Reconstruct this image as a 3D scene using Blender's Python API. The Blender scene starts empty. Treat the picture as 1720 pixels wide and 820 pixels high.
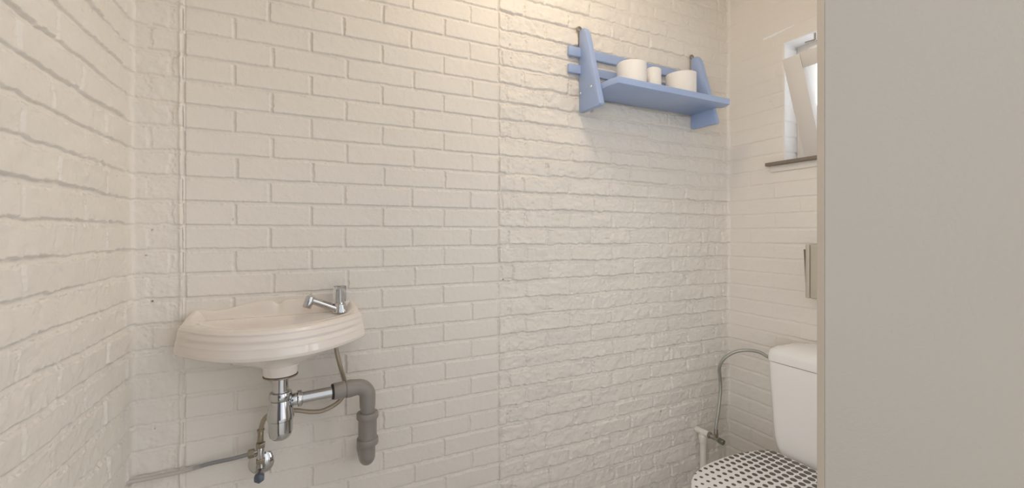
import bpy, bmesh, math, random
import numpy as np
from mathutils import Vector, Matrix

random.seed(4)
scn = bpy.context.scene
COL = scn.collection
CAM = 1.32                      # eye height; heights below are written CAM + rise
XL, XR, YB = -0.449, 1.945, 1.5  # left wall, right wall, back wall
YF = 0.46                       # inner face of the front wall with the doorway
ZC = 2.62                       # ceiling
PI = math.pi


def S(v):
    """sRGB 0-255 to linear rgba"""
    o = []
    for c in v:
        c /= 255.0
        o.append(c / 12.92 if c <= 0.04045 else ((c + 0.055) / 1.055) ** 2.4)
    return (*o, 1.0)


# ------------------------------------------------------------------ materials
def nt(name):
    m = bpy.data.materials.new(name)
    m.use_nodes = True
    n = m.node_tree.nodes
    b = n["Principled BSDF"]
    return m, n, m.node_tree.links, b


def mat(name, col, rough=0.5, metal=0.0, bump=0.0, bscale=200.0, var=0.0, vscale=20.0, coat=0.0):
    m, n, l, b = nt(name)
    b.inputs["Base Color"].default_value = col
    b.inputs["Roughness"].default_value = rough
    b.inputs["Metallic"].default_value = metal
    b.inputs["Coat Weight"].default_value = coat
    tc = n.new("ShaderNodeTexCoord")
    if bump:
        t = n.new("ShaderNodeTexNoise")
        t.inputs["Scale"].default_value = bscale
        t.inputs["Detail"].default_value = 4
        l.new(tc.outputs["Object"], t.inputs["Vector"])
        bp = n.new("ShaderNodeBump")
        bp.inputs["Strength"].default_value = bump
        bp.inputs["Distance"].default_value = 0.002
        l.new(t.outputs["Fac"], bp.inputs["Height"])
        l.new(bp.outputs["Normal"], b.inputs["Normal"])
    if var:
        t = n.new("ShaderNodeTexNoise")
        t.inputs["Scale"].default_value = vscale
        t.inputs["Detail"].default_value = 5
        l.new(tc.outputs["Object"], t.inputs["Vector"])
        mx = n.new("ShaderNodeMix")
        mx.data_type = 'RGBA'
        mx.inputs[6].default_value = tuple(c * (1 - var) for c in col[:3]) + (1,)
        mx.inputs[7].default_value = tuple(min(1, c * (1 + var)) for c in col[:3]) + (1,)
        l.new(t.outputs["Fac"], mx.inputs[0])
        l.new(mx.outputs[2], b.inputs["Base Color"])
    return m


def wall_mat(name, col, stain=(0.16, 0.10, 0.06, 1)):
    m, n, l, b = nt(name)
    b.inputs["Roughness"].default_value = 0.62
    tc = n.new("ShaderNodeTexCoord")
    t = n.new("ShaderNodeTexNoise")
    t.inputs["Scale"].default_value = 3.0
    t.inputs["Detail"].default_value = 6
    l.new(tc.outputs["Object"], t.inputs["Vector"])
    mx = n.new("ShaderNodeMix")
    mx.data_type = 'RGBA'
    mx.inputs[6].default_value = tuple(c * 0.965 for c in col[:3]) + (1,)
    mx.inputs[7].default_value = tuple(c * 1.03 for c in col[:3]) + (1,)
    l.new(t.outputs["Fac"], mx.inputs[0])
    at = n.new("ShaderNodeAttribute")
    at.attribute_name = "stain"
    m2 = n.new("ShaderNodeMix")
    m2.data_type = 'RGBA'
    m2.inputs[7].default_value = stain
    l.new(at.outputs["Fac"], m2.inputs[0])
    l.new(mx.outputs[2], m2.inputs[6])
    l.new(m2.outputs[2], b.inputs["Base Color"])
    f = n.new("ShaderNodeTexNoise")
    f.inputs["Scale"].default_value = 260.0
    f.inputs["Detail"].default_value = 4
    l.new(tc.outputs["Object"], f.inputs["Vector"])
    bp = n.new("ShaderNodeBump")
    bp.inputs["Strength"].default_value = 0.22
    bp.inputs["Distance"].default_value = 0.002
    l.new(f.outputs["Fac"], bp.inputs["Height"])
    l.new(bp.outputs["Normal"], b.inputs["Normal"])
    return m


def hose_mat(name, dark, light):
    """braided steel: two crossing fine waves"""
    m, n, l, b = nt(name)
    b.inputs["Metallic"].default_value = 0.75
    b.inputs["Roughness"].default_value = 0.38
    uv = n.new("ShaderNodeUVMap")
    uv.uv_map = "UVMap"
    hs = []
    for a in (0.6, -0.6):
        mp = n.new("ShaderNodeMapping")
        mp.inputs["Rotation"].default_value = (0, 0, a)
        l.new(uv.outputs["UV"], mp.inputs["Vector"])
        w = n.new("ShaderNodeTexWave")
        w.inputs["Scale"].default_value = 0.9
        l.new(mp.outputs["Vector"], w.inputs["Vector"])
        hs.append(w)
    mm = n.new("ShaderNodeMath")
    mm.operation = 'MULTIPLY'
    l.new(hs[0].outputs["Fac"], mm.inputs[0])
    l.new(hs[1].outputs["Fac"], mm.inputs[1])
    mx = n.new("ShaderNodeMix")
    mx.data_type = 'RGBA'
    mx.inputs[6].default_value = dark
    mx.inputs[7].default_value = light
    l.new(mm.outputs[0], mx.inputs[0])
    l.new(mx.outputs[2], b.inputs["Base Color"])
    bp = n.new("ShaderNodeBump")
    bp.inputs["Strength"].default_value = 0.5
    bp.inputs["Distance"].default_value = 0.001
    l.new(mm.outputs[0], bp.inputs["Height"])
    l.new(bp.outputs["Normal"], b.inputs["Normal"])
    return m


def lid_mat():
    """white lid printed with a grid of dots that shrink away from the hinge"""
    m, n, l, b = nt("dotted_lid")
    b.inputs["Roughness"].default_value = 0.3
    tc = n.new("ShaderNodeTexCoord")
    sp = n.new("ShaderNodeSeparateXYZ")
    l.new(tc.outputs["Object"], sp.inputs[0])

    def M(op, a, c=None, d=None):
        k = n.new("ShaderNodeMath")
        k.operation = op
        for i, v in enumerate((a, c, d)):
            if v is None:
                continue
            if isinstance(v, (int, float)):
                k.inputs[i].default_value = v
            else:
                l.new(v, k.inputs[i])
        return k.outputs[0]
    px, py = 0.0313, 0.0292
    x = sp.outputs[0]
    y = sp.outputs[1]
    # object origin is the toilet root at (1.55, .945)
    xs = M('SUBTRACT', x, 1.685 - 1.55)
    ys = M('SUBTRACT', y, 1.0917 - 0.945)
    ys = M('SUBTRACT', ys, M('MULTIPLY', xs, 0.07))
    fx = M('MULTIPLY', M('SUBTRACT', M('FRACT', M('ADD', M('DIVIDE', xs, px), 100.5)), 0.5), px)
    fy = M('MULTIPLY', M('SUBTRACT', M('FRACT', M('ADD', M('DIVIDE', ys, py), 100.5)), 0.5), py)
    d = M('SQRT', M('ADD', M('MULTIPLY', fx, fx), M('MULTIPLY', fy, fy)))
    # radius steps with the row
    row = M('MULTIPLY', M('ROUND', M('DIVIDE', xs, px)), px)
    r = M('MAXIMUM', M('ADD', M('MULTIPLY', row, 0.0175), 0.0138), 0.0045)
    k = M('GREATER_THAN', r, d)
    mx = n.new("ShaderNodeMix")
    mx.data_type = 'RGBA'
    mx.inputs[6].default_value = S((240, 238, 236))
    mx.inputs[7].default_value = S((84, 76, 70))
    l.new(k, mx.inputs[0])
    l.new(mx.outputs[2], b.inputs["Base Color"])
    return m


def emit_mat(name, col, strength):
    m, n, l, b = nt(name)
    b.inputs["Base Color"].default_value = (0.9, 0.9, 0.9, 1)
    b.inputs["Emission Color"].default_value = col
    b.inputs["Emission Strength"].default_value = strength
    return m


def glass_mat(name, col=(1, 1, 1, 1), rough=0.0, ior=1.45):
    m, n, l, b = nt(name)
    b.inputs["Base Color"].default_value = col
    b.inputs["Roughness"].default_value = rough
    b.inputs["Transmission Weight"].default_value = 1.0
    b.inputs["IOR"].default_value = ior
    return m


M_WALL = wall_mat("painted_brick", (0.80, 0.748, 0.678, 1))
M_REVEAL = mat("skylit_reveal_white", (0.88, 0.885, 0.89, 1), 0.6, bump=0.15)  # whiter than the walls: skylight on the reveal is put into its colour
M_PLASTER = mat("painted_plaster", (0.78, 0.75, 0.70, 1), 0.6, bump=0.25, bscale=240)
M_CEIL = mat("ceiling_paint", (0.80, 0.78, 0.74, 1), 0.7, bump=0.1)
M_FLOOR = mat("grey_floor_tile", (0.55, 0.53, 0.50, 1), 0.35, var=0.12, vscale=8)
M_DOOR = mat("door_paint", (0.225, 0.197, 0.160, 1), 0.5, bump=0.3, bscale=170, var=0.02, vscale=5)
M_JAMB = mat("jamb_paint", (0.50, 0.435, 0.365, 1), 0.65)
M_CERAMIC = mat("ivory_ceramic", (0.82, 0.745, 0.68, 1), 0.07, coat=0.3)
M_WC = mat("white_ceramic", (0.91, 0.885, 0.85, 1), 0.12, coat=0.3)
M_CHROME = mat("chrome", (0.58, 0.58, 0.58, 1), 0.06, 1.0)
M_CHROME_D = mat("worn_chrome", (0.40, 0.39, 0.37, 1), 0.22, 1.0, var=0.25, vscale=60)
M_BRASS = mat("tarnished_nickel", (0.36, 0.30, 0.22, 1), 0.35, 0.9, var=0.35, vscale=90)
M_NUT = mat("matt_nickel_nut", (0.36, 0.32, 0.25, 1), 0.35, 0.85, var=0.2, vscale=80)
M_KNOB = mat("dull_blue_grey_metal", (0.17, 0.19, 0.23, 1), 0.28, 0.75, var=0.3, vscale=90)
M_PVC = mat("grey_pvc", S((142, 136, 129)), 0.33, bump=0.05)
M_RUBBER = mat("black_rubber", (0.02, 0.02, 0.02, 1), 0.5)
M_BLUE = mat("blue_paint", S((160, 179, 214)), 0.33, bump=0.08, bscale=90, var=0.05, vscale=12)
M_PAPER = mat("tissue_paper", (0.86, 0.82, 0.765, 1), 0.9, bump=0.5, bscale=160)
M_CORE = mat("cardboard", (0.38, 0.28, 0.19, 1), 0.9)
M_HOSE = hose_mat("braided_hose", (0.30, 0.245, 0.18, 1), (0.86, 0.75, 0.61, 1))
M_HOSE2 = hose_mat("braided_grey_hose", (0.28, 0.28, 0.245, 1), (0.86, 0.86, 0.79, 1))
M_PIPEW = mat("white_painted_pipe", (0.80, 0.75, 0.68, 1), 0.45, bump=0.3, bscale=80, var=0.08, vscale=30)
M_GREEN = mat("dark_green_knob", (0.20, 0.20, 0.155, 1), 0.35, 0.7)
M_BOX = mat("grey_plastic", S((192, 183, 168)), 0.4)
M_BOXD = mat("dark_grey_plastic", S((150, 143, 131)), 0.4)
M_SILL = mat("brown_sill", S((132, 119, 104)), 0.5, var=0.15, vscale=40)
M_SASH = mat("cream_wood_paint", (0.74, 0.69, 0.63, 1), 0.42, bump=0.15, bscale=60)
M_STEEL = mat("dull_steel", (0.34, 0.30, 0.26, 1), 0.4, 0.9)
M_ACRYL = glass_mat("clear_acrylic", (0.86, 0.89, 0.91, 1), 0.06, 1.49)
M_PANE = glass_mat("window_glass", (0.95, 0.97, 1, 1), 0.0, 1.1)
M_LAMP = emit_mat("lamp_glow", (1.0, 0.84, 0.66, 1), 40.0)
M_DOT = lid_mat()


# painted supply pipe: bare chrome towards the valve, paint-smeared to the left
def pipe_mat():
    m, n, l, b = nt("paint_smeared_chrome")
    tc = n.new("ShaderNodeTexCoord")
    sp = n.new("ShaderNodeSeparateXYZ")
    l.new(tc.outputs["Object"], sp.inputs[0])
    t = n.new("ShaderNodeTexNoise")
    t.inputs["Scale"].default_value = 22
    t.inputs["Detail"].default_value = 5
    l.new(tc.outputs["Object"], t.inputs["Vector"])
    mr = n.new("ShaderNodeMapRange")
    mr.inputs[1].default_value = 0.06
    mr.inputs[2].default_value = -0.16
    l.new(sp.outputs[0], mr.inputs[0])
    ad = n.new("ShaderNodeMath")
    ad.operation = 'ADD'
    l.new(mr.outputs[0], ad.inputs[0])
    l.new(t.outputs["Fac"], ad.inputs[1])
    rp = n.new("ShaderNodeValToRGB")
    rp.color_ramp.elements[0].position = 0.86
    rp.color_ramp.elements[1].position = 1.0
    l.new(ad.outputs[0], rp.inputs[0])
    mx = n.new("ShaderNodeMix")
    mx.data_type = 'RGBA'
    mx.inputs[6].default_value = (0.34, 0.36, 0.38, 1)
    mx.inputs[7].default_value = (0.52, 0.485, 0.44, 1)
    l.new(rp.outputs[0], mx.inputs[0])
    l.new(mx.outputs[2], b.inputs["Base Color"])
    inv = n.new("ShaderNodeMath")
    inv.operation = 'SUBTRACT'
    inv.inputs[0].default_value = 1.0
    l.new(rp.outputs[0], inv.inputs[1])
    l.new(inv.outputs[0], b.inputs["Metallic"])
    b.inputs["Roughness"].default_value = 0.3
    return m


M_SUPPLY = pipe_mat()


# ------------------------------------------------------------------ mesh tools
WORLD_AT = {}


def link(o, parent):
    COL.objects.link(o)
    if parent is not None:
        o.parent = parent


def obj(name, bm, material, parent=None, sharp=40, origin=None):
    """one mesh object; bm is in world coordinates. A child is stored relative to its root."""
    if parent is not None:
        at = WORLD_AT[parent.name]
    else:
        at = Vector(origin) if origin is not None else Vector((0, 0, 0))
    bmesh.ops.remove_doubles(bm, verts=bm.verts, dist=1e-6)
    bmesh.ops.recalc_face_normals(bm, faces=bm.faces)
    for f in bm.faces:
        f.smooth = True
    lim = math.radians(sharp)
    for e in bm.edges:
        if len(e.link_faces) == 2:
            e.smooth = e.calc_face_angle(0) < lim
    bmesh.ops.translate(bm, verts=bm.verts, vec=-at)
    me = bpy.data.meshes.new(name)
    bm.to_mesh(me)
    bm.free()
    for mm in (material if isinstance(material, (list, tuple)) else [material]):
        me.materials.append(mm)
    o = bpy.data.objects.new(name, me)
    link(o, parent)
    if parent is None:
        o.location = at
    WORLD_AT[o.name] = at.copy()
    return o


def thing(name, label, cat, loc, group=None):
    o = bpy.data.objects.new(name, None)
    o.empty_display_size = 0.05
    COL.objects.link(o)
    o.location = loc
    WORLD_AT[o.name] = Vector(loc)
    tag(o, label, cat, group)
    return o


def tag(o, label, cat, group=None):
    o["label"] = label
    o["category"] = cat
    if group:
        o["group"] = group
    return o


def struct(o):
    o["kind"] = "structure"
    return o


def B(bm=None):
    return bm if bm is not None else bmesh.new()


def box(bm, x0, x1, y0, y1, z0, z1, bev=0.0, seg=2):
    r = bmesh.ops.create_cube(bm, size=1.0)
    vs = r["verts"]
    for v in vs:
        v.co = Vector((x0 if v.co.x < 0 else x1, y0 if v.co.y < 0 else y1, z0 if v.co.z < 0 else z1))
    if bev:
        es = list({e for v in vs for e in v.link_edges})
        bmesh.ops.bevel(bm, geom=es, offset=bev, segments=seg, profile=0.5, affect='EDGES')
    return bm


def prism(bm, pts, d, bev=0.0, seg=2):
    """polygon pts (3D) extruded by vector d"""
    vs = [bm.verts.new(p) for p in pts]
    f = bm.faces.new(vs)
    r = bmesh.ops.extrude_face_region(bm, geom=[f])
    nv = [g for g in r["geom"] if isinstance(g, bmesh.types.BMVert)]
    bmesh.ops.translate(bm, verts=nv, vec=Vector(d))
    if bev:
        es = list({e for v in vs + nv for e in v.link_edges})
        bmesh.ops.bevel(bm, geom=es, offset=bev, segments=seg, profile=0.5, affect='EDGES')
    return bm


def frame(axis):
    a = Vector(axis).normalized()
    h = Vector((0, 0, 1)) if abs(a.z) < 0.9 else Vector((1, 0, 0))
    u = h.cross(a).normalized()
    return a, u, a.cross(u).normalized()


def lathe(bm, org, axis, prof, seg=32, cap=True):
    """prof: list of (distance along the axis, radius)"""
    a, u, w = frame(axis)
    org = Vector(org)
    rings = []
    for t, r in prof:
        if r < 1e-6:
            rings.append([bm.verts.new(org + a * t)])
        else:
            rings.append([bm.verts.new(org + a * t + u * (r * math.cos(2 * PI * i / seg)) + w * (r * math.sin(2 * PI * i / seg))) for i in range(seg)])
    for p, q in zip(rings, rings[1:]):
        for i in range(seg):
            j = (i + 1) % seg
            if len(p) == 1 and len(q) == 1:
                continue
            if len(p) == 1:
                bm.faces.new((p[0], q[j], q[i]))
            elif len(q) == 1:
                bm.faces.new((p[i], p[j], q[0]))
            else:
                bm.faces.new((p[i], p[j], q[j], q[i]))
    if cap:
        for r in (rings[0], rings[-1]):
            if len(r) > 1:
                bm.faces.new(r)
    return bm


def cyl(bm, a, b, r, seg=24, bev=0.0):
    a, b = Vector(a), Vector(b)
    L = (b - a).length
    if bev:
        pr = [(0, r - bev), (bev * .3, r - bev * .3), (bev, r), (L - bev, r), (L - bev * .3, r - bev * .3), (L, r - bev)]
    else:
        pr = [(0, r), (L, r)]
    return lathe(bm, a, b - a, pr, seg)


def hexnut(bm, a, b, r):
    return cyl(bm, a, b, r, 6, 0.0012)


def spline(pts, n=10):
    P = [Vector(p) for p in pts]
    P = [P[0] * 2 - P[1]] + P + [P[-1] * 2 - P[-2]]
    out = []
    for i in range(1, len(P) - 2):
        p0, p1, p2, p3 = P[i - 1:i + 3]
        for k in range(n):
            t = k / n
            out.append(0.5 * (2 * p1 + (p2 - p0) * t + (2 * p0 - 5 * p1 + 4 * p2 - p3) * t * t + (3 * p1 - p0 - 3 * p2 + p3) * t ** 3))
    out.append(P[-2].copy())
    return out


def tube(bm, pts, r, seg=16, uv=False, rad=None):
    pts = [Vector(p) for p in pts]
    n = len(pts)
    tan = []
    for i in range(n):
        d = pts[min(i + 1, n - 1)] - pts[max(i - 1, 0)]
        tan.append(d.normalized())
    _, u, w = frame(tan[0])
    rings, ls, L = [], [], 0.0
    for i in range(n):
        if i:
            q = tan[i - 1].rotation_difference(tan[i])
            u = q @ u
            L += (pts[i] - pts[i - 1]).length
        u = (u - tan[i] * u.dot(tan[i])).normalized()
        w = tan[i].cross(u)
        rr = rad[i] if rad else r
        rings.append([bm.verts.new(pts[i] + u * (rr * math.cos(2 * PI * k / seg)) + w * (rr * math.sin(2 * PI * k / seg))) for k in range(seg)])
        ls.append(L)
    lay = bm.loops.layers.uv.new("UVMap") if uv else None
    for i in range(n - 1):
        for k in range(seg):
            j = (k + 1) % seg
            f = bm.faces.new((rings[i][k], rings[i][j], rings[i + 1][j], rings[i + 1][k]))
            if uv:
                us = (k / seg, (k + 1) / seg, (k + 1) / seg, k / seg)
                vs = (ls[i], ls[i], ls[i + 1], ls[i + 1])
                for lp, a, c in zip(f.loops, us, vs):
                    lp[lay].uv = (a * 4.0, c / (2 * PI * r) * 4.0)
    bm.faces.new(rings[0])
    bm.faces.new(rings[-1])
    return bm


def loft(bm, loops, cap0=True, cap1=True):
    R = [[bm.verts.new(p) for p in lp] for lp in loops]
    n = len(R[0])
    for p, q in zip(R, R[1:]):
        for i in range(n):
            j = (i + 1) % n
            bm.faces.new((p[i], p[j], q[j], q[i]))
    if cap0:
        bm.faces.new(R[0])
    if cap1:
        bm.faces.new(R[-1])
    return R


def rrect(cx, cy, hx, hy, r, z, n=6):
    out = []
    for sx, sy, a0 in ((1, 1, 0), (-1, 1, 90), (-1, -1, 180), (1, -1, 270)):
        for k in range(n + 1):
            a = math.radians(a0 + 90 * k / n)
            out.append((cx + sx * (hx - r) + r * math.cos(a), cy + sy * (hy - r) + r * math.sin(a), z))
    return out


# ------------------------------------------------------------------ painted brick relief
rng = np.random.default_rng(11)
TAB = rng.random((256, 256))


def vnoise(x, y, seed=0):
    x = np.asarray(x, float) + seed * 17.31
    y = np.asarray(y, float) + seed * 7.77
    xi = np.floor(x).astype(int)
    yi = np.floor(y).astype(int)
    fx = x - xi
    fy = y - yi
    fx = fx * fx * fx * (fx * (fx * 6 - 15) + 10)
    fy = fy * fy * fy * (fy * (fy * 6 - 15) + 10)
    a, b_ = xi & 255, (xi + 1) & 255
    c, d = yi & 255, (yi + 1) & 255
    return ((TAB[a, c] * (1 - fx) + TAB[b_, c] * fx) * (1 - fy) + (TAB[a, d] * (1 - fx) + TAB[b_, d] * fx) * fy) * 2 - 1


def fbm(x, y, seed=0, oct_=4, gain=0.5):
    s, a, f = 0, 1.0, 1.0
    for o in range(oct_):
        s = s + a * vnoise(x * f, y * f, seed + o * 3)
        a *= gain
        f *= 2.03
    return s


def sst(a, b, x):
    t = np.clip((x - a) / (b - a), 0, 1)
    return t * t * (3 - 2 * t)


COURSE = 0.0695
ZBED = CAM + 0.029       # underside of the brick whose row index is 0


def bricks(u, z, odd, even, relief, edge, wob, surf, bed=0.0095, perp=0.008, seed=0, jit=0.0, tilt=0.0, vd=.85, crumb=0.0):
    """height of a painted brick face. odd / even: perpend positions for each row parity"""
    uu = u + wob * fbm(u * 55, z * 55, seed + 1, 3) + wob * .8 * vnoise(u * 16, z * 16, seed + 5)
    zz = z + wob * fbm(u * 50, z * 50, seed + 2, 3) + wob * .8 * vnoise(u * 13, z * 13, seed + 6)
    k = np.floor((zz - ZBED) / COURSE).astype(int)
    v = zz - ZBED - k * COURSE
    par = (k & 1).astype(bool)
    h_id = (k * 7 + 1000) & 255
    best = np.full(u.shape, 9.0)
    bid = np.zeros(u.shape, int)
    for flag, js in ((True, odd), (False, even)):
        js = np.array(sorted(js))
        msk = par == flag
        um = uu[msk]
        kk = h_id[msk]
        sh = jit * (TAB[kk, (seed * 13 + 5) & 255] - .5)
        idx = np.searchsorted(js, um - sh)
        dl = np.where(idx > 0, um - sh - js[np.clip(idx - 1, 0, len(js) - 1)], 9)
        dr = np.where(idx < len(js), js[np.clip(idx, 0, len(js) - 1)] - (um - sh), 9)
        best[msk] = np.minimum(dl, dr) - perp / 2
        bid[msk] = idx
    top = COURSE - bed
    dv = np.minimum(v, top - v)
    # rounded corner distance
    d = np.minimum(best, dv)
    c = np.clip(edge * 1.5 - best, 0, None) ** 2 + np.clip(edge * 1.5 - dv, 0, None) ** 2
    d = np.where((best < edge * 1.5) & (dv < edge * 1.5), edge * 1.5 - np.sqrt(c), d)
    hb = sst(-edge * .35, edge, np.where(best < dv, np.maximum(d, np.minimum(dv, best + edge)), d))
    hb = sst(-edge * .35, edge, dv)
    hp = sst(-edge * .35, edge, best)
    h = relief * hb * (1 - vd * (1 - hp))
    # struck bed joint: deep under the upper brick, nearly flush on the lower one
    tj = np.clip((v - top) / bed, 0, 1)
    h = np.maximum(h, np.where(v > top, relief * 0.62 * (1 - tj), 0))
    hr = TAB[(h_id + 31) & 255, (bid * 5 + seed) & 255]
    hr2 = TAB[(h_id + 77) & 255, (bid * 9 + seed) & 255]
    inside = sst(0, edge, d)
    h = h + inside * ((hr - .5) * tilt * 1.2 + (hr2 - .5) * tilt * (v / top - .5) * 1.5)
    h = h + surf * fbm(u * 38, z * 38, seed + 9, 4) * (0.45 + 0.55 * inside)
    if crumb:
        # paint crumbs and mortar squeezed along the bed joints
        n_ = fbm(u * 150, z * 150, seed + 15, 3)
        near = np.exp(-(np.minimum(np.abs(dv), np.abs(best)) / .005) ** 2)
        h = h + crumb * near * sst(.25, .9, n_) - crumb * .8 * near * sst(.3, .9, -n_)
    return h


def halves(a, step, lo, hi):
    return [a + step * i for i in range(int((lo - a) / step) - 1, int((hi - a) / step) + 2)]


PITS = []   # (wall, u, z, radius, depth, stain)


def relief_mesh(name, us, zs, hfun, place, hole=None, pits=()):
    """grid us x zs displaced by hfun; place(u, z, h) -> xyz; hole = (u0, u1, z0, z1) left open"""
    U, Z = np.meshgrid(us, zs, indexing='xy')
    H = hfun(U, Z)
    stain = np.zeros(U.shape)
    for (pu, pz, ru, rz, dep, st) in pits:
        q = np.sqrt(((U - pu) / ru) ** 2 + ((Z - pz) / rz) ** 2)
        g = 1 - sst(0.6, 1.15, q)
        H = H - dep * g
        stain = np.maximum(stain, st * (1 - sst(0.45, 1.0, q)))
    X, Y, ZZ = place(U, Z, H)
    nu, nz = len(us), len(zs)
    co = np.stack([X, Y, ZZ], -1).reshape(-1, 3).astype(np.float32)
    i = np.arange((nz - 1) * (nu - 1))
    r, c = i // (nu - 1), i % (nu - 1)
    a = r * nu + c
    quads = np.stack([a, a + 1, a + nu + 1, a + nu], -1)
    if hole:
        cu = (us[:-1] + us[1:]) / 2
        cz = (zs[:-1] + zs[1:]) / 2
        inn = (cu[c] > hole[0]) & (cu[c] < hole[1]) & (cz[r] > hole[2]) & (cz[r] < hole[3])
        quads = quads[~inn]
    # solid back: offset slab 11 cm behind the face (an outer shell of plain quads)
    me = bpy.data.meshes.new(name)
    n0 = len(co)
    ub, zb = (us[0], us[-1]), (zs[0], zs[-1])
    hu = sorted({ub[0], ub[1]} | ({hole[0], hole[1]} if hole else set()))
    hz = sorted({zb[0], zb[1]} | ({hole[2], hole[3]} if hole else set()))
    ext, faces = [], []
    for dz in (-0.012, -0.20):
        for z_ in hz:
            for u_ in hu:
                p = place(np.array(u_), np.array(z_), np.array(dz))
                ext.append([float(p[0]), float(p[1]), float(p[2])])
    m_, k_ = len(hu), len(hz)
    for rr in range(k_ - 1):
        for cc in range(m_ - 1):
            if hole and hu[cc] >= hole[0] and hu[cc + 1] <= hole[1] and hz[rr] >= hole[2] and hz[rr + 1] <= hole[3]:
                continue
            a0 = n0 + m_ * k_ + rr * m_ + cc
            faces.append([a0, a0 + 1, a0 + m_ + 1, a0 + m_])
    per = [(0, m_ - 1), (m_ - 1, m_ * k_ - 1), (m_ * k_ - 1, m_ * k_ - m_), (m_ * k_ - m_, 0)]
    for p, q in per:
        faces.append([n0 + p, n0 + q, n0 + m_ * k_ + q, n0 + m_ * k_ + p])
    co = np.concatenate([co, np.array(ext, np.float32)])
    quads = np.concatenate([quads, np.array(faces)])
    me.vertices.add(len(co))
    me.vertices.foreach_set("co", co.ravel())
    me.loops.add(quads.size)
    me.loops.foreach_set("vertex_index", quads.ravel().astype(np.int32))
    me.polygons.add(len(quads))
    me.polygons.foreach_set("loop_start", (np.arange(len(quads)) * 4).astype(np.int32))
    me.polygons.foreach_set("use_smooth", np.ones(len(quads), bool))
    at = me.attributes.new("stain", 'FLOAT', 'POINT')
    at.data.foreach_set("value", np.concatenate([stain.ravel(), np.zeros(len(ext))]).astype(np.float32))
    me.update(calc_edges=True)
    me.validate()
    me.materials.append(M_WALL)
    o = bpy.data.objects.new(name, me)
    COL.objects.link(o)
    return struct(o)


def grid_axis(segs):
    """[(start, end, step), ...] -> strictly increasing coordinates"""
    out = []
    for a, b_, st in segs:
        n = max(1, int(round((b_ - a) / st)))
        out += list(np.linspace(a, b_, n, endpoint=False))
    out.append(segs[-1][1])
    return np.array(out)


ZLOW, ZHIGH = CAM - 1.24, CAM + 1.26
zs_wall = grid_axis([(-0.02, ZLOW, 0.05), (ZLOW, CAM - .78, .0025), (CAM - .78, ZHIGH, 0.002), (ZHIGH, ZC + 0.03, 0.02)])

# --- back wall: brick pier | bricked-up doorway | old rough brick
SEAM1, SEAM2 = -0.331, 0.655


def h_back(u, z):
    h = np.zeros(u.shape)
    m = u < SEAM1
    h[m] = bricks(u[m], z[m], [-0.52, -0.405], [-0.45, -0.357], .0046, .0045, .0026, .0014, seed=3, tilt=.002, vd=.3, crumb=.0016)
    m = (u >= SEAM1) & (u < SEAM2)
    odd = [SEAM1, -0.111, 0.103, 0.322, 0.539, SEAM2]
    even = [SEAM1, -0.204, 0.002, 0.221, 0.436, SEAM2]
    h[m] = bricks(u[m], z[m], odd, even, .0060, .0011, .0007, .00035, bed=.0098, perp=.0085, seed=20, jit=.012, tilt=.0012, vd=.8, crumb=.0011)
    m = u >= SEAM2
    oddr = [SEAM2, 0.70, 0.874, 1.096, 1.312, 1.544, 1.762, 1.90]
    evenr = [SEAM2, 0.775, 0.989, 1.204, 1.425, 1.653, 1.85]
    h[m] = bricks(u[m], z[m], oddr, evenr, .0088, .0042, .0030, .0023, bed=.012, perp=.008, seed=41, jit=.035, tilt=.005, vd=.6, crumb=.0026) \
        + .0022 * vnoise(u[m] * 9, z[m] * 9, 70)
    # trowelled seams where the openings were closed
    w = .0045 + .0015 * vnoise(z * 40, u * 0, 5)
    h = h + (.0042 + .0016 * vnoise(z * 25, z * 0, 8)) * np.exp(-((u - SEAM1 + .004 - .002 * vnoise(z * 12, z * 0, 3)) / w) ** 2)
    h = h - .0022 * np.exp(-((u - SEAM1 - .006) / .002) ** 2)
    h = h + .0028 * np.exp(-((u - SEAM2 - .001 * vnoise(z * 30, z * 0, 4)) / .0045) ** 2)
    # paint fillet in the two corners
    h = h + .006 * np.exp(-((u - XL) / .008) ** 2) + .008 * np.exp(-((u - XR) / .009) ** 2)
    # the relief is lower and the joints fainter near the top right
    fade = 1 - .45 * sst(1.0, 1.8, u) * sst(CAM + .35, CAM + .8, z)
    return h * fade


us_back = grid_axis([(XL - .02, SEAM1 - .02, .0022), (SEAM1 - .02, SEAM1 + .02, .0012), (SEAM1 + .02, SEAM2 - .02, .0022),
                     (SEAM2 - .02, SEAM2 + .03, .0016), (SEAM2 + .03, XR + .02, .003)])
pits_back = [(-.375, CAM - .182, .034, .0055, .004, 0), (-.401, CAM - .1865, .0035, .0025, .008, .9),
             (-.401, CAM + .013, .003, .002, .005, .6), (-.413, CAM - .058, .0035, .0015, .004, .6),
             (-.394, CAM - .543, .0016, .002, .004, .9), (1.480, CAM - .828, .006, .009, .003, .55),
             (1.480, CAM - 1.02, .005, .006, .003, .5), (.70, CAM + .735, .005, .009, .005, .1), (.672, CAM - .175, .004, .004, .007, .7),
             (.69, CAM - .172, .02, .004, .005, 0), (.235, CAM + .09, .0015, .0015, .002, .5), (-.24, CAM - .005, .002, .001, .001, .4),
             (-.21, CAM + .045, .001, .006, .0012, .45), (1.02, CAM - .70, .004, .005, .004, .2),
             (.71, CAM - .99, .02, .012, .006, .0), (.87, CAM - .305, .03, .004, .004, .15), (1.16, CAM - .02, .03, .003, .003, 0)]
relief_mesh("wall_back", us_back, zs_wall, h_back, lambda u, z, h: (u, YB - h, z), pits=pits_back)


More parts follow.
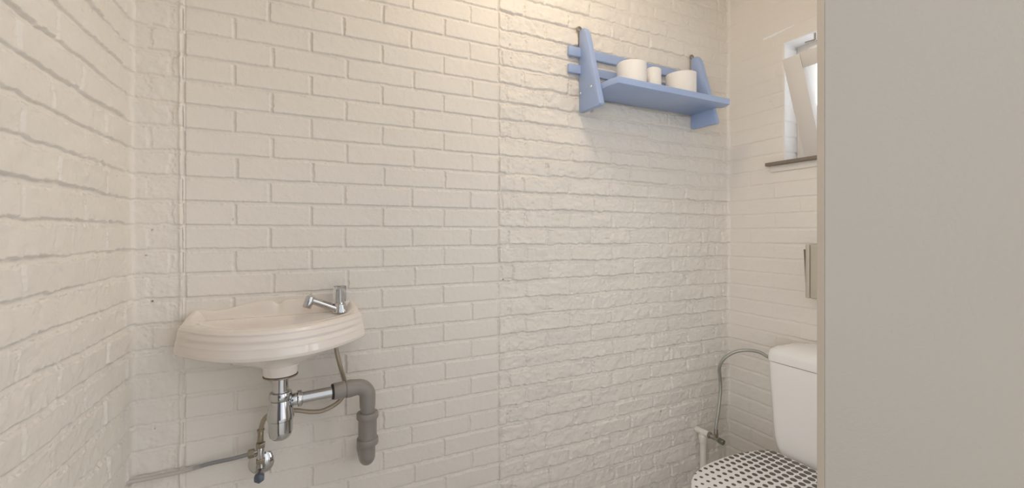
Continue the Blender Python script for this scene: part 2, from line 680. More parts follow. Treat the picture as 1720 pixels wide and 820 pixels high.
# --- left wall
def h_left(u, z):
    odd = halves(1.11, .2235, .2, 1.6) 
    even = halves(.998, .2235, .2, 1.6)
    h = bricks(u, z, odd, even, .0072, .0030, .0026, .0013, bed=.012, perp=.009, seed=57, jit=.02, tilt=.004, vd=.32, crumb=.0018)
    h = h + .0018 * vnoise(u * 8, z * 8, 90)
    return h + .008 * np.exp(-((u - YB) / .010) ** 2)


us_left = grid_axis([(.2, .86, .03), (.86, YB + .02, .0024)])
relief_mesh("wall_left", us_left, zs_wall, h_left, lambda u, z, h: (XL + h, u, z))

# --- right wall with the window opening
WY0, WY1, WZ0, WZ1 = 0.74, 1.208, CAM + 0.335, CAM + 0.866


def near_hole(u, z):
    a = np.maximum(np.maximum(WY0 - u, u - WY1), np.maximum(WZ0 - z, z - WZ1))
    return sst(0.0, .012, a)


def h_right(u, z):
    odd = halves(1.365, .2255, .2, 1.6)
    even = halves(1.256, .2255, .2, 1.6)
    h = bricks(u, z, odd, even, .0034, .0026, .0011, .0006, bed=.0085, perp=.007, seed=83, jit=.02, tilt=.0015, vd=.5, crumb=.0006)
    h = h * (1 - .5 * sst(CAM + .45, CAM + .85, z)) + .0015 * vnoise(u * 8, z * 8, 33)
    return h * near_hole(u, z) + .009 * np.exp(-((u - YB) / .010) ** 2)


us_right = grid_axis([(.2, WY0, .04), (WY0, 1.0, .02), (1.0, WY1, .004), (WY1, YB + .02, .0035)])
zr = np.unique(np.round(np.concatenate([zs_wall, [WZ0, WZ1]]), 6))
relief_mesh("wall_right", us_right, zr, h_right, lambda u, z, h: (XR - h, u, z), hole=(WY0, WY1, WZ0, WZ1),
            pits=[(1.27, CAM + .62, .003, .003, .003, .1)])

# window reveal: the far brick jamb, head, near jamb and bottom of the opening
RX = 2.145


def reveal():
    bm = bmesh.new()
    xs = np.linspace(XR - .001, RX, 40)
    zz = np.linspace(WZ0 - .002, WZ1 + .002, 150)
    Ux, Zz = np.meshgrid(xs, zz)
    hh = bricks(Ux, Zz, [1.80, 2.2], [1.80, 2.2], .004, .004, .0015, .0009, seed=101) * sst(XR, XR + .012, Ux)
    V = [[bm.verts.new((Ux[i, j], WY1 - hh[i, j] + .004, Zz[i, j])) for j in range(len(xs))] for i in range(len(zz))]
    for i in range(len(zz) - 1):
        for j in range(len(xs) - 1):
            bm.faces.new((V[i][j], V[i][j + 1], V[i + 1][j + 1], V[i + 1][j]))
    box(bm, XR - .0005, RX, WY0 - .1, WY1 + .1, WZ1, WZ1 + .10)
    box(bm, XR - .0005, RX, WY0 - .1, WY1 + .1, WZ0 - .10, WZ0)
    box(bm, XR - .0005, RX, WY0 - .10, WY0, WZ0, WZ1)
    box(bm, XR + .003, RX, WY1 + .02, WY1 + .12, WZ0, WZ1)
    return bm


# ------------------------------------------------------------------ room shell
struct(obj("floor", box(bmesh.new(), -1.2, 2.2, -2.4, 1.7, -.10, 0), M_FLOOR))
struct(obj("ceiling", box(bmesh.new(), XL - .2, XR + .2, YF - .02, YB + .2, ZC, ZC + .1), M_CEIL))
# front wall with the doorway the camera looks through (inside face at y = YF, seen only by reflection)
DX0, DX1, DH = -.27, 0.90, 2.2
bm = bmesh.new()
box(bm, XL - .2, DX0, YF - .09, YF, 0, ZC)
AX0, AX1, AZ0, AZ1 = 0.97, 1.92, 0.62, 2.30      # second window, unseen behind the open door, added as fill light
box(bm, DX1 + .004, AX0, YF - .09, YF, 0, ZC)
box(bm, AX1, XR + .2, YF - .09, YF, 0, ZC)
box(bm, AX0, AX1, YF - .09, YF, 0, AZ0)
box(bm, AX0, AX1, YF - .09, YF, AZ1, ZC)
box(bm, DX0, DX1 + .004, YF - .09, YF, DH, ZC)
struct(obj("wall_front", bm, M_PLASTER))

fill_win = bpy.data.objects.new("fill_window", None)
COL.objects.link(fill_win)
fill_win.location = (AX0, YF, AZ0)
WORLD_AT["fill_window"] = Vector(fill_win.location)
struct(fill_win)
bm = bmesh.new()
for q in ((AX0, AX0 + .05, AZ0, AZ1), (AX1 - .05, AX1, AZ0, AZ1), (AX0 + .05, AX1 - .05, AZ0, AZ0 + .05), (AX0 + .05, AX1 - .05, AZ1 - .05, AZ1)):
    box(bm, q[0], q[1], YF - .07, YF - .02, q[2], q[3], .004)
obj("window_frame", bm, M_SASH, fill_win)

M_LINING = mat("blue_grey_gloss", S((62, 72, 88)), 0.3, var=0.05)
bm = box(bmesh.new(), DX0 - .09, DX0 + .012, YF - .10, YF + .016, 0, DH, .004)  # unseen door lining, added dark to put stripes into the chrome
struct(obj("added_dark_trim", bm, M_LINING))
bm = box(bmesh.new(), DX1 - .002, DX1 + .09, YF - .10, YF + .016, 0, DH, .004)
struct(obj("trim_2", bm, M_SASH))

# unseen dark door added behind the camera to darken the chrome reflections
bm = box(bmesh.new(), -.62, .05, -1.75, -1.71, .01, 2.02, .003)
d2 = struct(obj("added_dark_door", bm, M_LINING, origin=(-.62, -1.75, 0)))
obj("door_handle", tube(bmesh.new(), spline([(-.02, -1.712, 1.05), (-.02, -1.655, 1.05), (-.04, -1.648, 1.05), (-.13, -1.648, 1.05)], 5), .009, 12), M_STEEL, d2)

# right post of the door frame (narrow warm strip) and the door standing open beside the camera
HX, HY = 0.661, 0.354
th1 = math.radians(137.8)
dface = Vector((math.sin(th1), math.cos(th1), 0))
dthk = Vector((math.sin(math.radians(47.8)), math.cos(math.radians(47.8)), 0))


def slab(p, d1, w, d2, t, z0, z1, bev):
    p = Vector(p)
    return prism(bmesh.new(), [p + Vector((0, 0, z0)), p + d1 * w + Vector((0, 0, z0)), p + d1 * w + d2 * t + Vector((0, 0, z0)), p + d2 * t + Vector((0, 0, z0))], (0, 0, z1 - z0), bev, 3)


door = struct(obj("door_1", slab((HX, HY, 0), dface, .84, dthk, .040, .012, DH - .01, .0014), M_DOOR, origin=(HX, HY, 0)))
eb = Vector((HX, HY, 0)) - dface * .0002
edge = obj("edge_strip", slab(eb + dthk * .0025, dface, .004, dthk, .035, .0125, DH - .0105, 0), M_JAMB, door)
edge["label"] = "cream painted edge of the door"
for hz in (.25, 1.85):
    c = Vector((HX, HY, hz)) + dthk * .045 + dface * .012
    obj("hinge", cyl(bmesh.new(), c, c + Vector((0, 0, .09)), .007, 12, .001), M_STEEL, door)

# ------------------------------------------------------------------ window
win = bpy.data.objects.new("window_1", None)
COL.objects.link(win)
win.location = (XR, WY0, WZ0)
WORLD_AT["window_1"] = Vector(win.location)
struct(win)
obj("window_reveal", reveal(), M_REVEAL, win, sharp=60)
bm = bmesh.new()
fx0, fx1 = 2.035, 2.095
for y0, y1 in ((WY0, WY0 + .05), (WY1 - .052, WY1 - .0005)):
    box(bm, fx0, fx1, y0, y1, WZ0, WZ1, .003)
box(bm, fx0, fx1, WY0 + .04, WY1 - .045, WZ0, WZ0 + .022, .003)
box(bm, fx0, fx1, WY0 + .04, WY1 - .045, WZ1 - .02, WZ1, .003)
obj("window_frame", bm, M_SASH, win)
# hopper sash, hinged at its foot and leaning into the room
tl = math.radians(21.5)
sy0, sy1, sH, sT = WY0 + .055, 1.150, .440, .042
base = Vector((2.034, 0, WZ0 + .024))
up = Vector((-math.sin(tl), 0, math.cos(tl)))
outn = Vector((math.cos(tl), 0, math.sin(tl)))


def sbox(y0, y1, a, b_, t0=-sT, t1=0.0, bev=.002):
    pts = [base + up * a + outn * t0 + Vector((0, y0, 0)), base + up * b_ + outn * t0 + Vector((0, y0, 0)),
           base + up * b_ + outn * t1 + Vector((0, y0, 0)), base + up * a + outn * t1 + Vector((0, y0, 0))]
    return prism(bmesh.new(), pts, (0, y1 - y0, 0), bev)


sw = .072
sash = obj("sash", sbox(sy1 - sw, sy1, 0, sH), M_SASH, win)
obj("stile", sbox(sy0, sy0 + sw, 0, sH), M_SASH, sash)
obj("rail", sbox(sy0 + sw + .0012, sy1 - sw - .0012, sH - .062, sH - .0005), M_SASH, sash)
obj("rail", sbox(sy0 + sw + .0012, sy1 - sw - .0012, .0005, .072), M_SASH, sash)
obj("pane", sbox(sy0 + sw - .006, sy1 - sw + .006, .068, sH - .058, -.024, -.020, 0), M_PANE, sash)
bm = bmesh.new()
box(bm, XR - .030, XR + .095, WY0 - .06, 1.281, WZ0 - .017, WZ0 - .002, .002)
obj("window_sill", bm, M_SILL, win)
bm = bmesh.new()
box(bm, XR - .012, XR + .002, WY0 - .06, 1.268, WZ0 - .046, WZ0 - .017, .003)
obj("sill_moulding", bm, M_WALL, win)
bm = bmesh.new()
cyl(bm, (1.955, 1.085, WZ1 - .03), (1.955, 1.085, WZ1 - .002), .004, 10)
cyl(bm, (1.955, 1.085, WZ1 - .03), (1.935, 1.115, WZ1 - .034), .0035, 10)
obj("stay_hook", bm, M_STEEL, win)
bm = bmesh.new()
box(bm, XR - .008, XR + .03, 1.03, 1.055, WZ0 - .001, WZ0 + .006, .001)
cyl(bm, (XR + .008, 1.043, WZ0 + .004), (XR + .008, 1.043, WZ0 + .026), .006, 12, .001)
obj("latch_keeper", bm, M_STEEL, win)

# ------------------------------------------------------------------ wash basin
BCX, BY1, RIM = -0.0893, 1.4955, CAM - .246
BCY = 1.365


def smooth1(a, b_, x):
    t = min(1, max(0, (x - a) / (b_ - a)))
    return t * t * (3 - 2 * t)


def front_y(s):
    return 1.425 - .163 * (1 - abs(s) ** 2.15)


def half_w(t):
    return .2315 - .018 * t


def back_h(s):
    """scalloped top of the upstand"""
    a = abs(s)
    h = .024 + .020 * (1 - smooth1(.18, .78, a))
    h -= .011 * math.exp(-(a / .055) ** 2)
    h += .005 * smooth1(.80, .97, a)
    return h


def top_z(s, t):
    w = half_w(t)
    x, y = BCX + w * s, front_y(s) * (1 - t) + BY1 * t
    up_ = smooth1(.86, .965, t) * back_h(s) * (1 - .22 * smooth1(.92, 1, abs(s)))
    up_ = up_ if t < .97 else up_ - .0012 * smooth1(.97, 1, t)
    lip = smooth1(.85, .975, abs(s)) * .027 * max(0, min(1, (t - .10) / .86)) ** .85
    q = ((abs(s + .01) / .80) ** 2.3 + (abs(t - .44) / .31) ** 2.3) ** (1 / 2.3)
    v = (1 - q ** 2.6) / .10
    bowl = .0072 * (math.log1p(math.exp(v)) if v < 30 else v)
    edge = .002 * math.exp(-((q - 1.10) / .07) ** 2)
    fr = -.003 * (1 - smooth1(0, .06, t))
    return (x, y, RIM + max(up_, lip) - bowl + edge + fr)


def basin():
    bm = bmesh.new()
    NS, NT = 200, 96
    ss = [math.sin(-PI / 2 + PI * i / NS) * .35 + (-1 + 2 * i / NS) * .65 for i in range(NS + 1)]
    ts = [j / NT for j in range(NT + 1)]
    V = [[bm.verts.new(top_z(s, t)) for s in ss] for t in ts]
    for j in range(NT):
        for i in range(NS):
            bm.faces.new((V[j][i], V[j][i + 1], V[j + 1][i + 1], V[j + 1][i]))
    # outline loop: left side (back to front), front, right side (front to back), back
    loop = [V[j][0] for j in range(NT, 0, -1)] + [V[0][i] for i in range(NS + 1)] + [V[j][NS] for j in range(1, NT + 1)]
    nfront = len(loop)
    loop += [V[NT][i] for i in range(NS - 1, 0, -1)]
    n = len(loop)
    P = [v.co.copy() for v in loop]
    N = []
    for i in range(n):
        if i >= nfront or i == 0 or i == nfront - 1:
            N.append(Vector((0, 0, 0)))
            continue
        d = P[i + 1] - P[i - 1]
        N.append(Vector((d.y, -d.x, 0)).normalized())
    amp = [.2] * n
    for i_ in range(NS + 1):
        amp[NT + i_] = 1 - .8 * smooth1(.80, .99, abs(ss[i_]))
    # apron: rolled top edge and three horizontal flutes, flaring to the foot
    prof = []
    H = .074
    for k in range(1, 41):
        q = k / 40
        z = -.002 - H * q
        flare = .012 * q ** 1.2
        flute = -.0021 * math.cos(2 * PI * (q - .19) / .29) * smooth1(.05, .16, q) * (1 - smooth1(.56, .70, q))
        roll = .005 * math.sin(PI * min(1, q / .12) / 2) - .003 * smooth1(.9, 1, q)
        prof.append((roll + flare, flute, z))
    last = loop
    for o0, fl, z in prof:
        ring = []
        for i in range(n):
            o = o0 + fl * amp[i]
            zz = RIM + z
            base_z = P[i].z
            # the apron starts from the real rim height and settles to level flutes
            f = min(1, -z / .02)
            zz = (base_z + z) * (1 - f) + (RIM + z) * f
            # side ends taper so that their foot rises a little toward the wall
            p = P[i] + N[i] * o
            p.y = min(p.y, BY1)
            ring.append(bm.verts.new((p.x, p.y, zz)))
        for i in range(n):
            j = (i + 1) % n
            bm.faces.new((last[i], last[j], ring[j], ring[i]))
        last = ring
    # underside: rolled foot, then tucked in to the outlet boss
    c = Vector((BCX + .012, BCY + .0, 0))
    Lz = RIM - .002 - H
    base_pts = [v.co.copy() for v in last]
    under = [(.985, -.003), (.955, -.004), (.93, .0), (.86, -.002), (.72, -.014), (.55, -.028), (.40, -.040)]
    for sc, dz in under:
        ring = []
        for p in base_pts:
            q = c + (Vector((p.x, p.y, 0)) - c) * sc
            q.y = min(q.y, BY1)
            ring.append(bm.verts.new((q.x, q.y, Lz + dz)))
        for i in range(n):
            j = (i + 1) % n
            bm.faces.new((last[i], last[j], ring[j], ring[i]))
        last = ring
    for mixf, r, dz in ((.35, .056, -.043), (.75, .050, -.0455), (1, .0465, -.050), (1, .0450, -.062), (1, .0425, -.072), (1, .036, -.074)):
        ring = []
        for p in base_pts:
            e = (Vector((p.x, p.y, 0)) - c) * .33
            d = Vector((p.x, p.y, 0)) - c
            d.y *= 1.6
            d = d.normalized() * r
            d = e * (1 - mixf) + d * mixf
            ring.append(bm.verts.new((c.x + d.x, c.y + d.y, Lz + dz)))
        for i in range(n):
            j = (i + 1) % n
            bm.faces.new((last[i], last[j], ring[j], ring[i]))
        last = ring
    bm.faces.new(last)
    return bm, c, Lz


bm, DC, BLZ = basin()
DRX, DRY = DC.x, DC.y
BOSS = BLZ - .074
sink = thing("wash_basin", "small ivory ceramic hand basin with fluted front and scalloped back, hung on the brick wall", "basin", (BCX, 1.45, BOSS))
obj("basin_bowl", bm, M_CERAMIC, sink, sharp=55)
bm = bmesh.new()
lathe(bm, (DRX, DRY, BOSS - .0045), (0, 0, 1), [(0, .034), (0, .0430), (.0012, .0445), (.0040, .0445), (.0045, .043), (.0045, .034)], 40)
ring = obj("drain_flange", bm, M_BRASS, sink)
ring["label"] = "dark metal ring under the outlet"
bm = bmesh.new()
lathe(bm, (BCX, 1.352, top_z(0, (1.352 - front_y(0)) / (BY1 - front_y(0)))[2] - .001), (0, 0, 1), [(0, .0), (0, .026), (.003, .026), (.004, .023), (.002, .014), (.002, 0)], 32)
o = obj("plug_hole", bm, M_CHROME, sink)
o["label"] = "round metal drain inside the bowl"

# ------------------------------------------------------------------ faucet
FX, FY = 0.083, 1.448
tb = top_z((FX - BCX) / half_w(.85), .86)
FZ = RIM + .0006
fau = thing("faucet", "chrome pillar tap with clear knob on the right back corner of the basin", "faucet", (FX, FY, FZ))
bm = bmesh.new()
lathe(bm, (FX, FY, FZ), (0, 0, 1), [(0, .0), (0, .0245), (.003, .0245), (.006, .0225), (.016, .0205), (.027, .0180), (.030, .0150), (.030, 0)], 36)
obj("tap_body", bm, M_CHROME, fau)
sd = Vector((-.080, -.028, .0)).normalized()
s0 = Vector((FX, FY, FZ + .010)) + sd * .010
s1 = s0 + sd * .076 + Vector((0, 0, .036))
bm = tube(bmesh.new(), [s0.lerp(s1, i / 10) for i in range(11)], .0085, 20, rad=[.0132 - .0003 * i for i in range(11)])
obj("spout", bm, M_CHROME, fau)
ad = (Vector((0, 0, -1)) + sd * .38).normalized()
a0 = s1 - ad * .013 + sd * .006
bm = lathe(bmesh.new(), a0, ad, [(0, 0), (0, .008), (.0015, .0108), (.005, .0122), (.0165, .0122), (.0168, .0114), (.0180, .0114), (.0183, .0126), (.034, .0126), (.036, .0112), (.036, .008), (.034, .008), (.034, 0)], 32)
obj("aerator", bm, M_CHROME, fau)
bm = lathe(bmesh.new(), (FX, FY, FZ + .030), (0, 0, 1), [(0, 0), (0, .0140), (.004, .0140), (.004, .0075), (.042, .0060), (.042, 0)], 24)
obj("knob_stem", bm, M_CHROME, fau)
bm = bmesh.new()
seg = 48
a_, u_, w_ = frame((0, 0, 1))
rings = []
for t, r in ((.0325, .0165), (.035, .0190), (.044, .0203), (.077, .0208), (.0815, .0198), (.0825, .0165)):
    ringv = []
    for i in range(seg):
        an = 2 * PI * i / seg
        rr = r * (1 - .07 * (0.5 + .5 * math.cos(an * 8)))
        ringv.append((FX + rr * math.cos(an), FY + rr * math.sin(an), FZ + t))
    rings.append(ringv)
loft(bm, rings)
o = obj("knob", bm, M_ACRYL, fau, sharp=60)
o["label"] = "clear fluted acrylic knob"
bm = lathe(bmesh.new(), (FX, FY, FZ + .0827), (0, 0, 1), [(0, 0), (0, .010), (.0012, .0095), (.0016, 0)], 24)
obj("knob_cap", bm, M_CHROME, fau)

# ------------------------------------------------------------------ bottle trap
TX, TY = DRX, DRY
trap = thing("bottle_trap", "shiny chrome bottle trap hanging under the basin outlet", "trap", (TX, TY, CAM - .578))
zt = BOSS - .0048
bm = cyl(bmesh.new(), (TX, TY, CAM - .452), (TX, TY, zt), .0205, 32)
obj("tailpiece", bm, M_CHROME, trap)
bm = lathe(bmesh.new(), (TX, TY, CAM - .466), (0, 0, 1), [(0, .024), (0, .0275), (.003, .0295), (.018, .0290), (.021, .0275), (.023, .0225), (.023, .020)], 36)
obj("slip_nut", bm, M_CHROME, trap)
bm = lathe(bmesh.new(), (TX, TY, CAM - .522), (0, 0, 1), [(0, .0), (0, .0325), (.001, .0342), (.004, .0345), (.012, .0338), (.054, .0278), (.0555, .026), (.0555, 0)], 40)
obj("trap_body", bm, M_CHROME, trap)
bm = lathe(bmesh.new(), (TX, TY, CAM - .5805), (0, 0, 1), [(0, 0), (.0004, .008), (.0022, .0165), (.006, .0228), (.011, .0268), (.018, .0295), (.028, .0308), (.0575, .0312), (.0575, 0)], 40)
obj("trap_cup", bm, M_CHROME, trap)
PX, PY = 0.160, 1.388                     # vertical grey pipe axis
oz = CAM - .474
A0 = Vector((TX, TY, oz))
A1 = Vector((PX, PY, oz + .004))
dr = (A1 - A0).normalized()
bm = cyl(bmesh.new(), A0 + dr * .022, A0 + dr * .046, .0175, 28, .002)
obj("outlet_stub", bm, M_CHROME, trap)
bm = lathe(bmesh.new(), A0 + dr * .042, dr, [(0, .017), (0, .0215), (.002, .0232), (.010, .0232), (.0125, .0212), (.0125, .017)], 32)
obj("outlet_nut", bm, M_CHROME, trap)
bm = cyl(bmesh.new(), A0 + dr * .050, A0 + dr * .1395, .0162, 32)
obj("outlet_pipe", bm, M_CHROME, trap)

# ------------------------------------------------------------------ grey waste pipe
LP = (A1 - A0).length
pvc = thing("waste_pipe", "grey plastic waste pipe that elbows down from the chrome trap into the wall", "pipe", (PX, PY, CAM - .72))
bm = lathe(bmesh.new(), A0 + dr * .1345, dr, [(0, .0165), (0, .0218), (.0015, .0228), (.0052, .0228), (.0052, .0165)], 32)
o = obj("rubber_seal", bm, M_RUBBER, pvc)
o["label"] = "black rubber ring"
bm = lathe(bmesh.new(), A0 + dr * .1397, dr, [(0, .018), (0, .0238), (.002, .0245), (LP - .1397 - .062, .0245), (LP - .1397 - .0605, .0235), (LP - .1397 - .0605, .018)], 36)
obj("reducer_sleeve", bm, M_PVC, pvc)
RB = .034
pts = [A1 - dr * .064, A1 - dr * .050, A1 - dr * RB]
for i in range(1, 13):
    a = i / 12 * PI / 2
    pts.append(A1 - dr * RB + dr * (RB * math.sin(a)) + Vector((0, 0, -RB * (1 - math.cos(a)))))
pts += [A1 + Vector((0, 0, -.045)), A1 + Vector((0, 0, -.068))]
rad = [.0262, .0262] + [.0240] * 13 + [.0240, .0232]
obj("elbow", tube(bmesh.new(), pts, .0238, 36, rad=rad), M_PVC, pvc, sharp=25)
V0 = Vector((PX, PY, 0))


def vl(z0, prof):
    return lathe(bmesh.new(), (PX, PY, CAM + z0), (0, 0, -1), prof, 36)


obj("pipe_length", vl(-.536, [(0, .0218), (.025, .0218)]), M_PVC, pvc)
obj("coupling", vl(-.553, [(0, .0215), (.0, .0285), (.002, .0318), (.004, .0328), (.017, .0328), (.019, .0318), (.020, .0285), (.0225, .0278), (.080, .0275), (.081, .0315), (.083, .0325), (.097, .0325), (.100, .0312), (.101, .022)]), M_PVC, pvc, sharp=30)
zb = CAM - .652
pts = [Vector((PX, PY, zb)), Vector((PX, PY, zb - .028))]
RB2 = .034
for i in range(1, 13):
    a = i / 12 * PI / 2
    pts.append(Vector((PX, PY + RB2 * (1 - math.cos(a)), zb - .028 - RB2 * math.sin(a) * .8)))
pts += [Vector((PX, 1.46, pts[-1].z)), Vector((PX, 1.512, pts[-1].z))]
obj("lower_bend", tube(bmesh.new(), pts, .0232, 36), M_PVC, pvc)

# ------------------------------------------------------------------ angle valve
VX, VY, VZ = -.1345, 1.452, CAM - .692
val = thing("angle_valve", "chrome angle valve with round wall rosette left below the bottle trap", "valve", (VX, 1.5, VZ - .03))
bm = lathe(bmesh.new(), (VX - .002, 1.502, VZ - .004), (0, -1, 0), [(0, 0), (0, .0375), (.004, .0375), (.009, .034), (.014, .022), (.018, .012), (.018, 0)], 40)
obj("rosette", bm, M_CHROME, val)
bm = cyl(bmesh.new(), (VX, 1.49, VZ - .006), (VX, 1.424, VZ - .006), .0095, 24, .001)
lathe(bm, (VX, 1.456, VZ - .008), (0, 0, 1), [(0, 0), (0, .010), (.004, .0125), (.012, .0125), (.017, .0105), (.024, .0105), (.024, 0)], 24)
obj("valve_body", bm, M_CHROME_D, val)
bm = bmesh.new()
kn = []
for t, r in ((0, .010), (.001, .0135), (.014, .0142), (.017, .0128), (.018, .008)):
    kn.append([(VX + r * (1 - .1 * (.5 + .5 * math.cos(6 * 2 * PI * i / 36))) * math.cos(2 * PI * i / 36), 1.426 - t, VZ - .010 + r * (1 - .1 * (.5 + .5 * math.cos(6 * 2 * PI * i / 36))) * math.sin(2 * PI * i / 36)) for i in range(36)])
loft(bm, kn)
o = obj("valve_knob", bm, M_KNOB, val, sharp=50)
o["label"] = "small faceted turning knob"
obj("compression_nut", hexnut(bmesh.new(), (VX, VY, VZ + .016), (VX, VY, VZ + .029), .0128), M_NUT, val)
bm = cyl(bmesh.new(), (VX, VY, VZ + .028), (VX, VY, VZ + .064), .0100, 24, .001)
cyl(bm, (VX, VY, VZ + .050), (VX - .018, VY + .001, VZ + .0478), .0075, 20)
o = obj("tee_piece", bm, M_CHROME, val)
obj("compression_nut", hexnut(bmesh.new(), (VX - .015, VY + .001, VZ + .0483), (VX - .031, VY + .003, VZ + .0465), .0125), M_NUT, val)
obj("compression_nut", hexnut(bmesh.new(), (VX, VY, VZ + .062), (VX, VY, VZ + .076), .0132), M_NUT, val)

# ------------------------------------------------------------------ supply pipe along the wall
sp_pts = spline([(VX - .028, VY + .003, VZ + .0466), (-.205, 1.462, CAM - .6525), (-.262, 1.472, CAM - .6585), (-.32, 1.478, CAM - .668), (-.395, 1.472, CAM - .667), (-.456, 1.455, CAM - .6575)], 10)
bm = tube(bmesh.new(), sp_pts, .0056, 16)
o = obj("supply_pipe", bm, M_SUPPLY, origin=(-.262, 1.472, CAM - .66))
tag(o, "thin paint-smeared chrome pipe running left from the angle valve to the corner", "pipe")

# ------------------------------------------------------------------ flexible hose of the basin tap
hs = thing("flexible_hose", "brown braided hose looping from under the basin behind the chrome trap", "hose", (-.05, 1.44, CAM - .54))
hp = spline([(.072, 1.430, BLZ - .008), (.073, 1.432, CAM - .365), (.085, 1.436, CAM - .42), (.0955, 1.447, CAM - .4605), (.103, 1.450, CAM - .497), (.079, 1.447, CAM - .530),
             (.037, 1.443, CAM - .5475), (.0, 1.442, CAM - .5455), (-.038, 1.441, CAM - .534), (-.075, 1.441, CAM - .529), (-.108, 1.443, CAM - .533), (-.1255, 1.448, CAM - .549), (-.1325, 1.451, CAM - .572), (VX, VY, CAM - .590)], 8)
obj("braided_sleeve", tube(bmesh.new(), hp, .0066, 16, uv=True), M_HOSE, hs)
obj("hose_ferrule", cyl(bmesh.new(), (VX + .0005, VY, CAM - .579), (VX, VY, CAM - .613), .0080, 20, .001), M_BRASS, hs)
bm = lathe(bmesh.new(), (VX + .0008, VY, CAM - .5765), (0, 0, -1), [(0, .007), (0, .0095), (.003, .0102), (.006, .009), (.006, .007)], 20)
obj("hose_collar", bm, M_BRASS, hs)

# ------------------------------------------------------------------ toilet
WX, WY_ = 1.55, .945
wc = thing("toilet", "white close-coupled toilet with dotted black and white lid in the right corner", "toilet", (WX, WY_, 0))
# cistern
bx0, bx1 = 1.752, 1.936


def cis(z, hw, x0=bx0, r=.036):
    return rrect((x0 + bx1) / 2, WY_, (bx1 - x0) / 2, hw, r, z, 8)


zl = CAM - .5345
bm = bmesh.new()
loft(bm, [cis(CAM - .940, .120, 1.79, .03), cis(CAM - .935, .140, 1.765, .035), cis(CAM - .918, .160, 1.742), cis(CAM - .895, .175, 1.738), cis(CAM - .872, .187, 1.740), cis(CAM - .84, .198, 1.745), cis(CAM - .79, .206, 1.750), cis(CAM - .74, .2115), cis(CAM - .68, .2165), cis(CAM - .61, .2215), cis(zl - .008, .2245), cis(zl - .001, .2235, 1.753)])
tank = obj("cistern", bm, M_WC, wc, sharp=50)
bm = bmesh.new()
loft(bm, [cis(zl + .0005, .2235, 1.753), cis(zl + .003, .228, 1.748, .038), cis(zl + .030, .228, 1.747, .04), cis(zl + .048, .222, 1.752, .04), cis(zl + .060, .205, 1.768, .045), cis(zl + .068, .178, 1.79, .045), cis(zl + .072, .13, 1.82, .04), cis(zl + .073, .05, 1.85, .02)])
obj("cistern_lid", bm, M_WC, wc, sharp=50)

half = [(1.706, 0), (1.706, .10), (1.705, .150), (1.698, .168), (1.670, .181), (1.58, .2025), (1.50, .2085), (1.42, .207), (1.345, .199), (1.29, .183), (1.24, .157), (1.20, .122), (1.175, .08), (1.163, .04), (1.160, 0)]
sp2 = [(p.x, p.y) for p in spline([(a, b_, 0) for a, b_ in half], 5)]
outline = [(a, b_) for a, b_ in sp2] + [(a, -b_) for a, b_ in sp2[-2:0:-1]]


def ol(sc, z, cx=1.46):
    return [(cx + (a - cx) * sc, WY_ + b_ * sc, z) for a, b_ in outline]


lz = CAM - .88
bm = bmesh.new()
loft(bm, [ol(.965, lz - .016), ol(.99, lz - .0155), ol(1.0, lz - .012), ol(1.0, lz - .006), ol(.992, lz - .0015), ol(.975, lz), ol(.8, lz + .001), ol(.5, lz + .002), ol(.2, lz + .002)])
o = obj("toilet_lid", bm, M_DOT, wc, sharp=50)
o["label"] = "white lid printed with rows of dark dots"
bm = bmesh.new()
so = [ol(.93, lz - .034), ol(.965, lz - .036), ol(.985, lz - .031), ol(.985, lz - .022), ol(.965, lz - .018), ol(.72, lz - .018), ol(.66, lz - .022), ol(.66, lz - .034)]
R = loft(bm, so, False, False)
n = len(R[0])
for i in range(n):
    j = (i + 1) % n
    bm.faces.new((R[-1][i], R[-1][j], R[0][j], R[0][i]))
obj("toilet_seat", bm, M_WC, wc, sharp=50)
for s in (-1, 1):
    obj("lid_hinge", cyl(bmesh.new(), (1.716, WY_ + s * .055, lz - .018), (1.716, WY_ + s * .105, lz - .018), .009, 16, .001), M_CHROME, wc)


def pl(sx, sy, z, cx):
    return [(cx + (a - 1.46) * sx, WY_ + b_ * sy, z) for a, b_ in outline]


zr_ = lz - .037
bm = bmesh.new()
loft(bm, [pl(.82, .62, 0, 1.56), pl(.80, .58, .03, 1.56), pl(.74, .50, .10, 1.58), pl(.76, .52, .18, 1.57), pl(.88, .78, .28, 1.51), pl(.96, .93, .35, 1.475), pl(.98, .97, zr_ - .02, 1.465), pl(.98, .97, zr_ - .003, 1.465), pl(.965, .955, zr_, 1.465), pl(.68, .66, zr_, 1.44), pl(.60, .58, zr_ - .05, 1.45), pl(.25, .3, zr_ - .20, 1.50)])
box(bm, 1.66, 1.935, WY_ - .125, WY_ + .125, zr_ - .12, CAM - .941, .012, 3)
obj("toilet_pan", bm, M_WC, wc, sharp=50)

# ------------------------------------------------------------------ water pipe, stop valve and hose of the toilet
PXW, PYW = 1.722, 1.462
wp = thing("water_pipe", "white painted water pipe rising beside the toilet to a tee on the wall", "pipe", (PXW, PYW, 0))
obj("riser", cyl(bmesh.new(), (PXW + .003, PYW, 0), (PXW, PYW, CAM - .985), .0155, 20), M_PIPEW, wp)
bm = cyl(bmesh.new(), (PXW, PYW, CAM - 1.010), (PXW, PYW, CAM - .972), .0205, 20, .003)
cyl(bm, (PXW - .006, 1.512, CAM - .958), (PXW + .001, 1.430, CAM - .960), .0150, 20, .002)
cyl(bm, (PXW, PYW, CAM - .985), (PXW, PYW, CAM - .955), .0170, 20, .002)
obj("tee_piece", bm, M_PIPEW, wp)

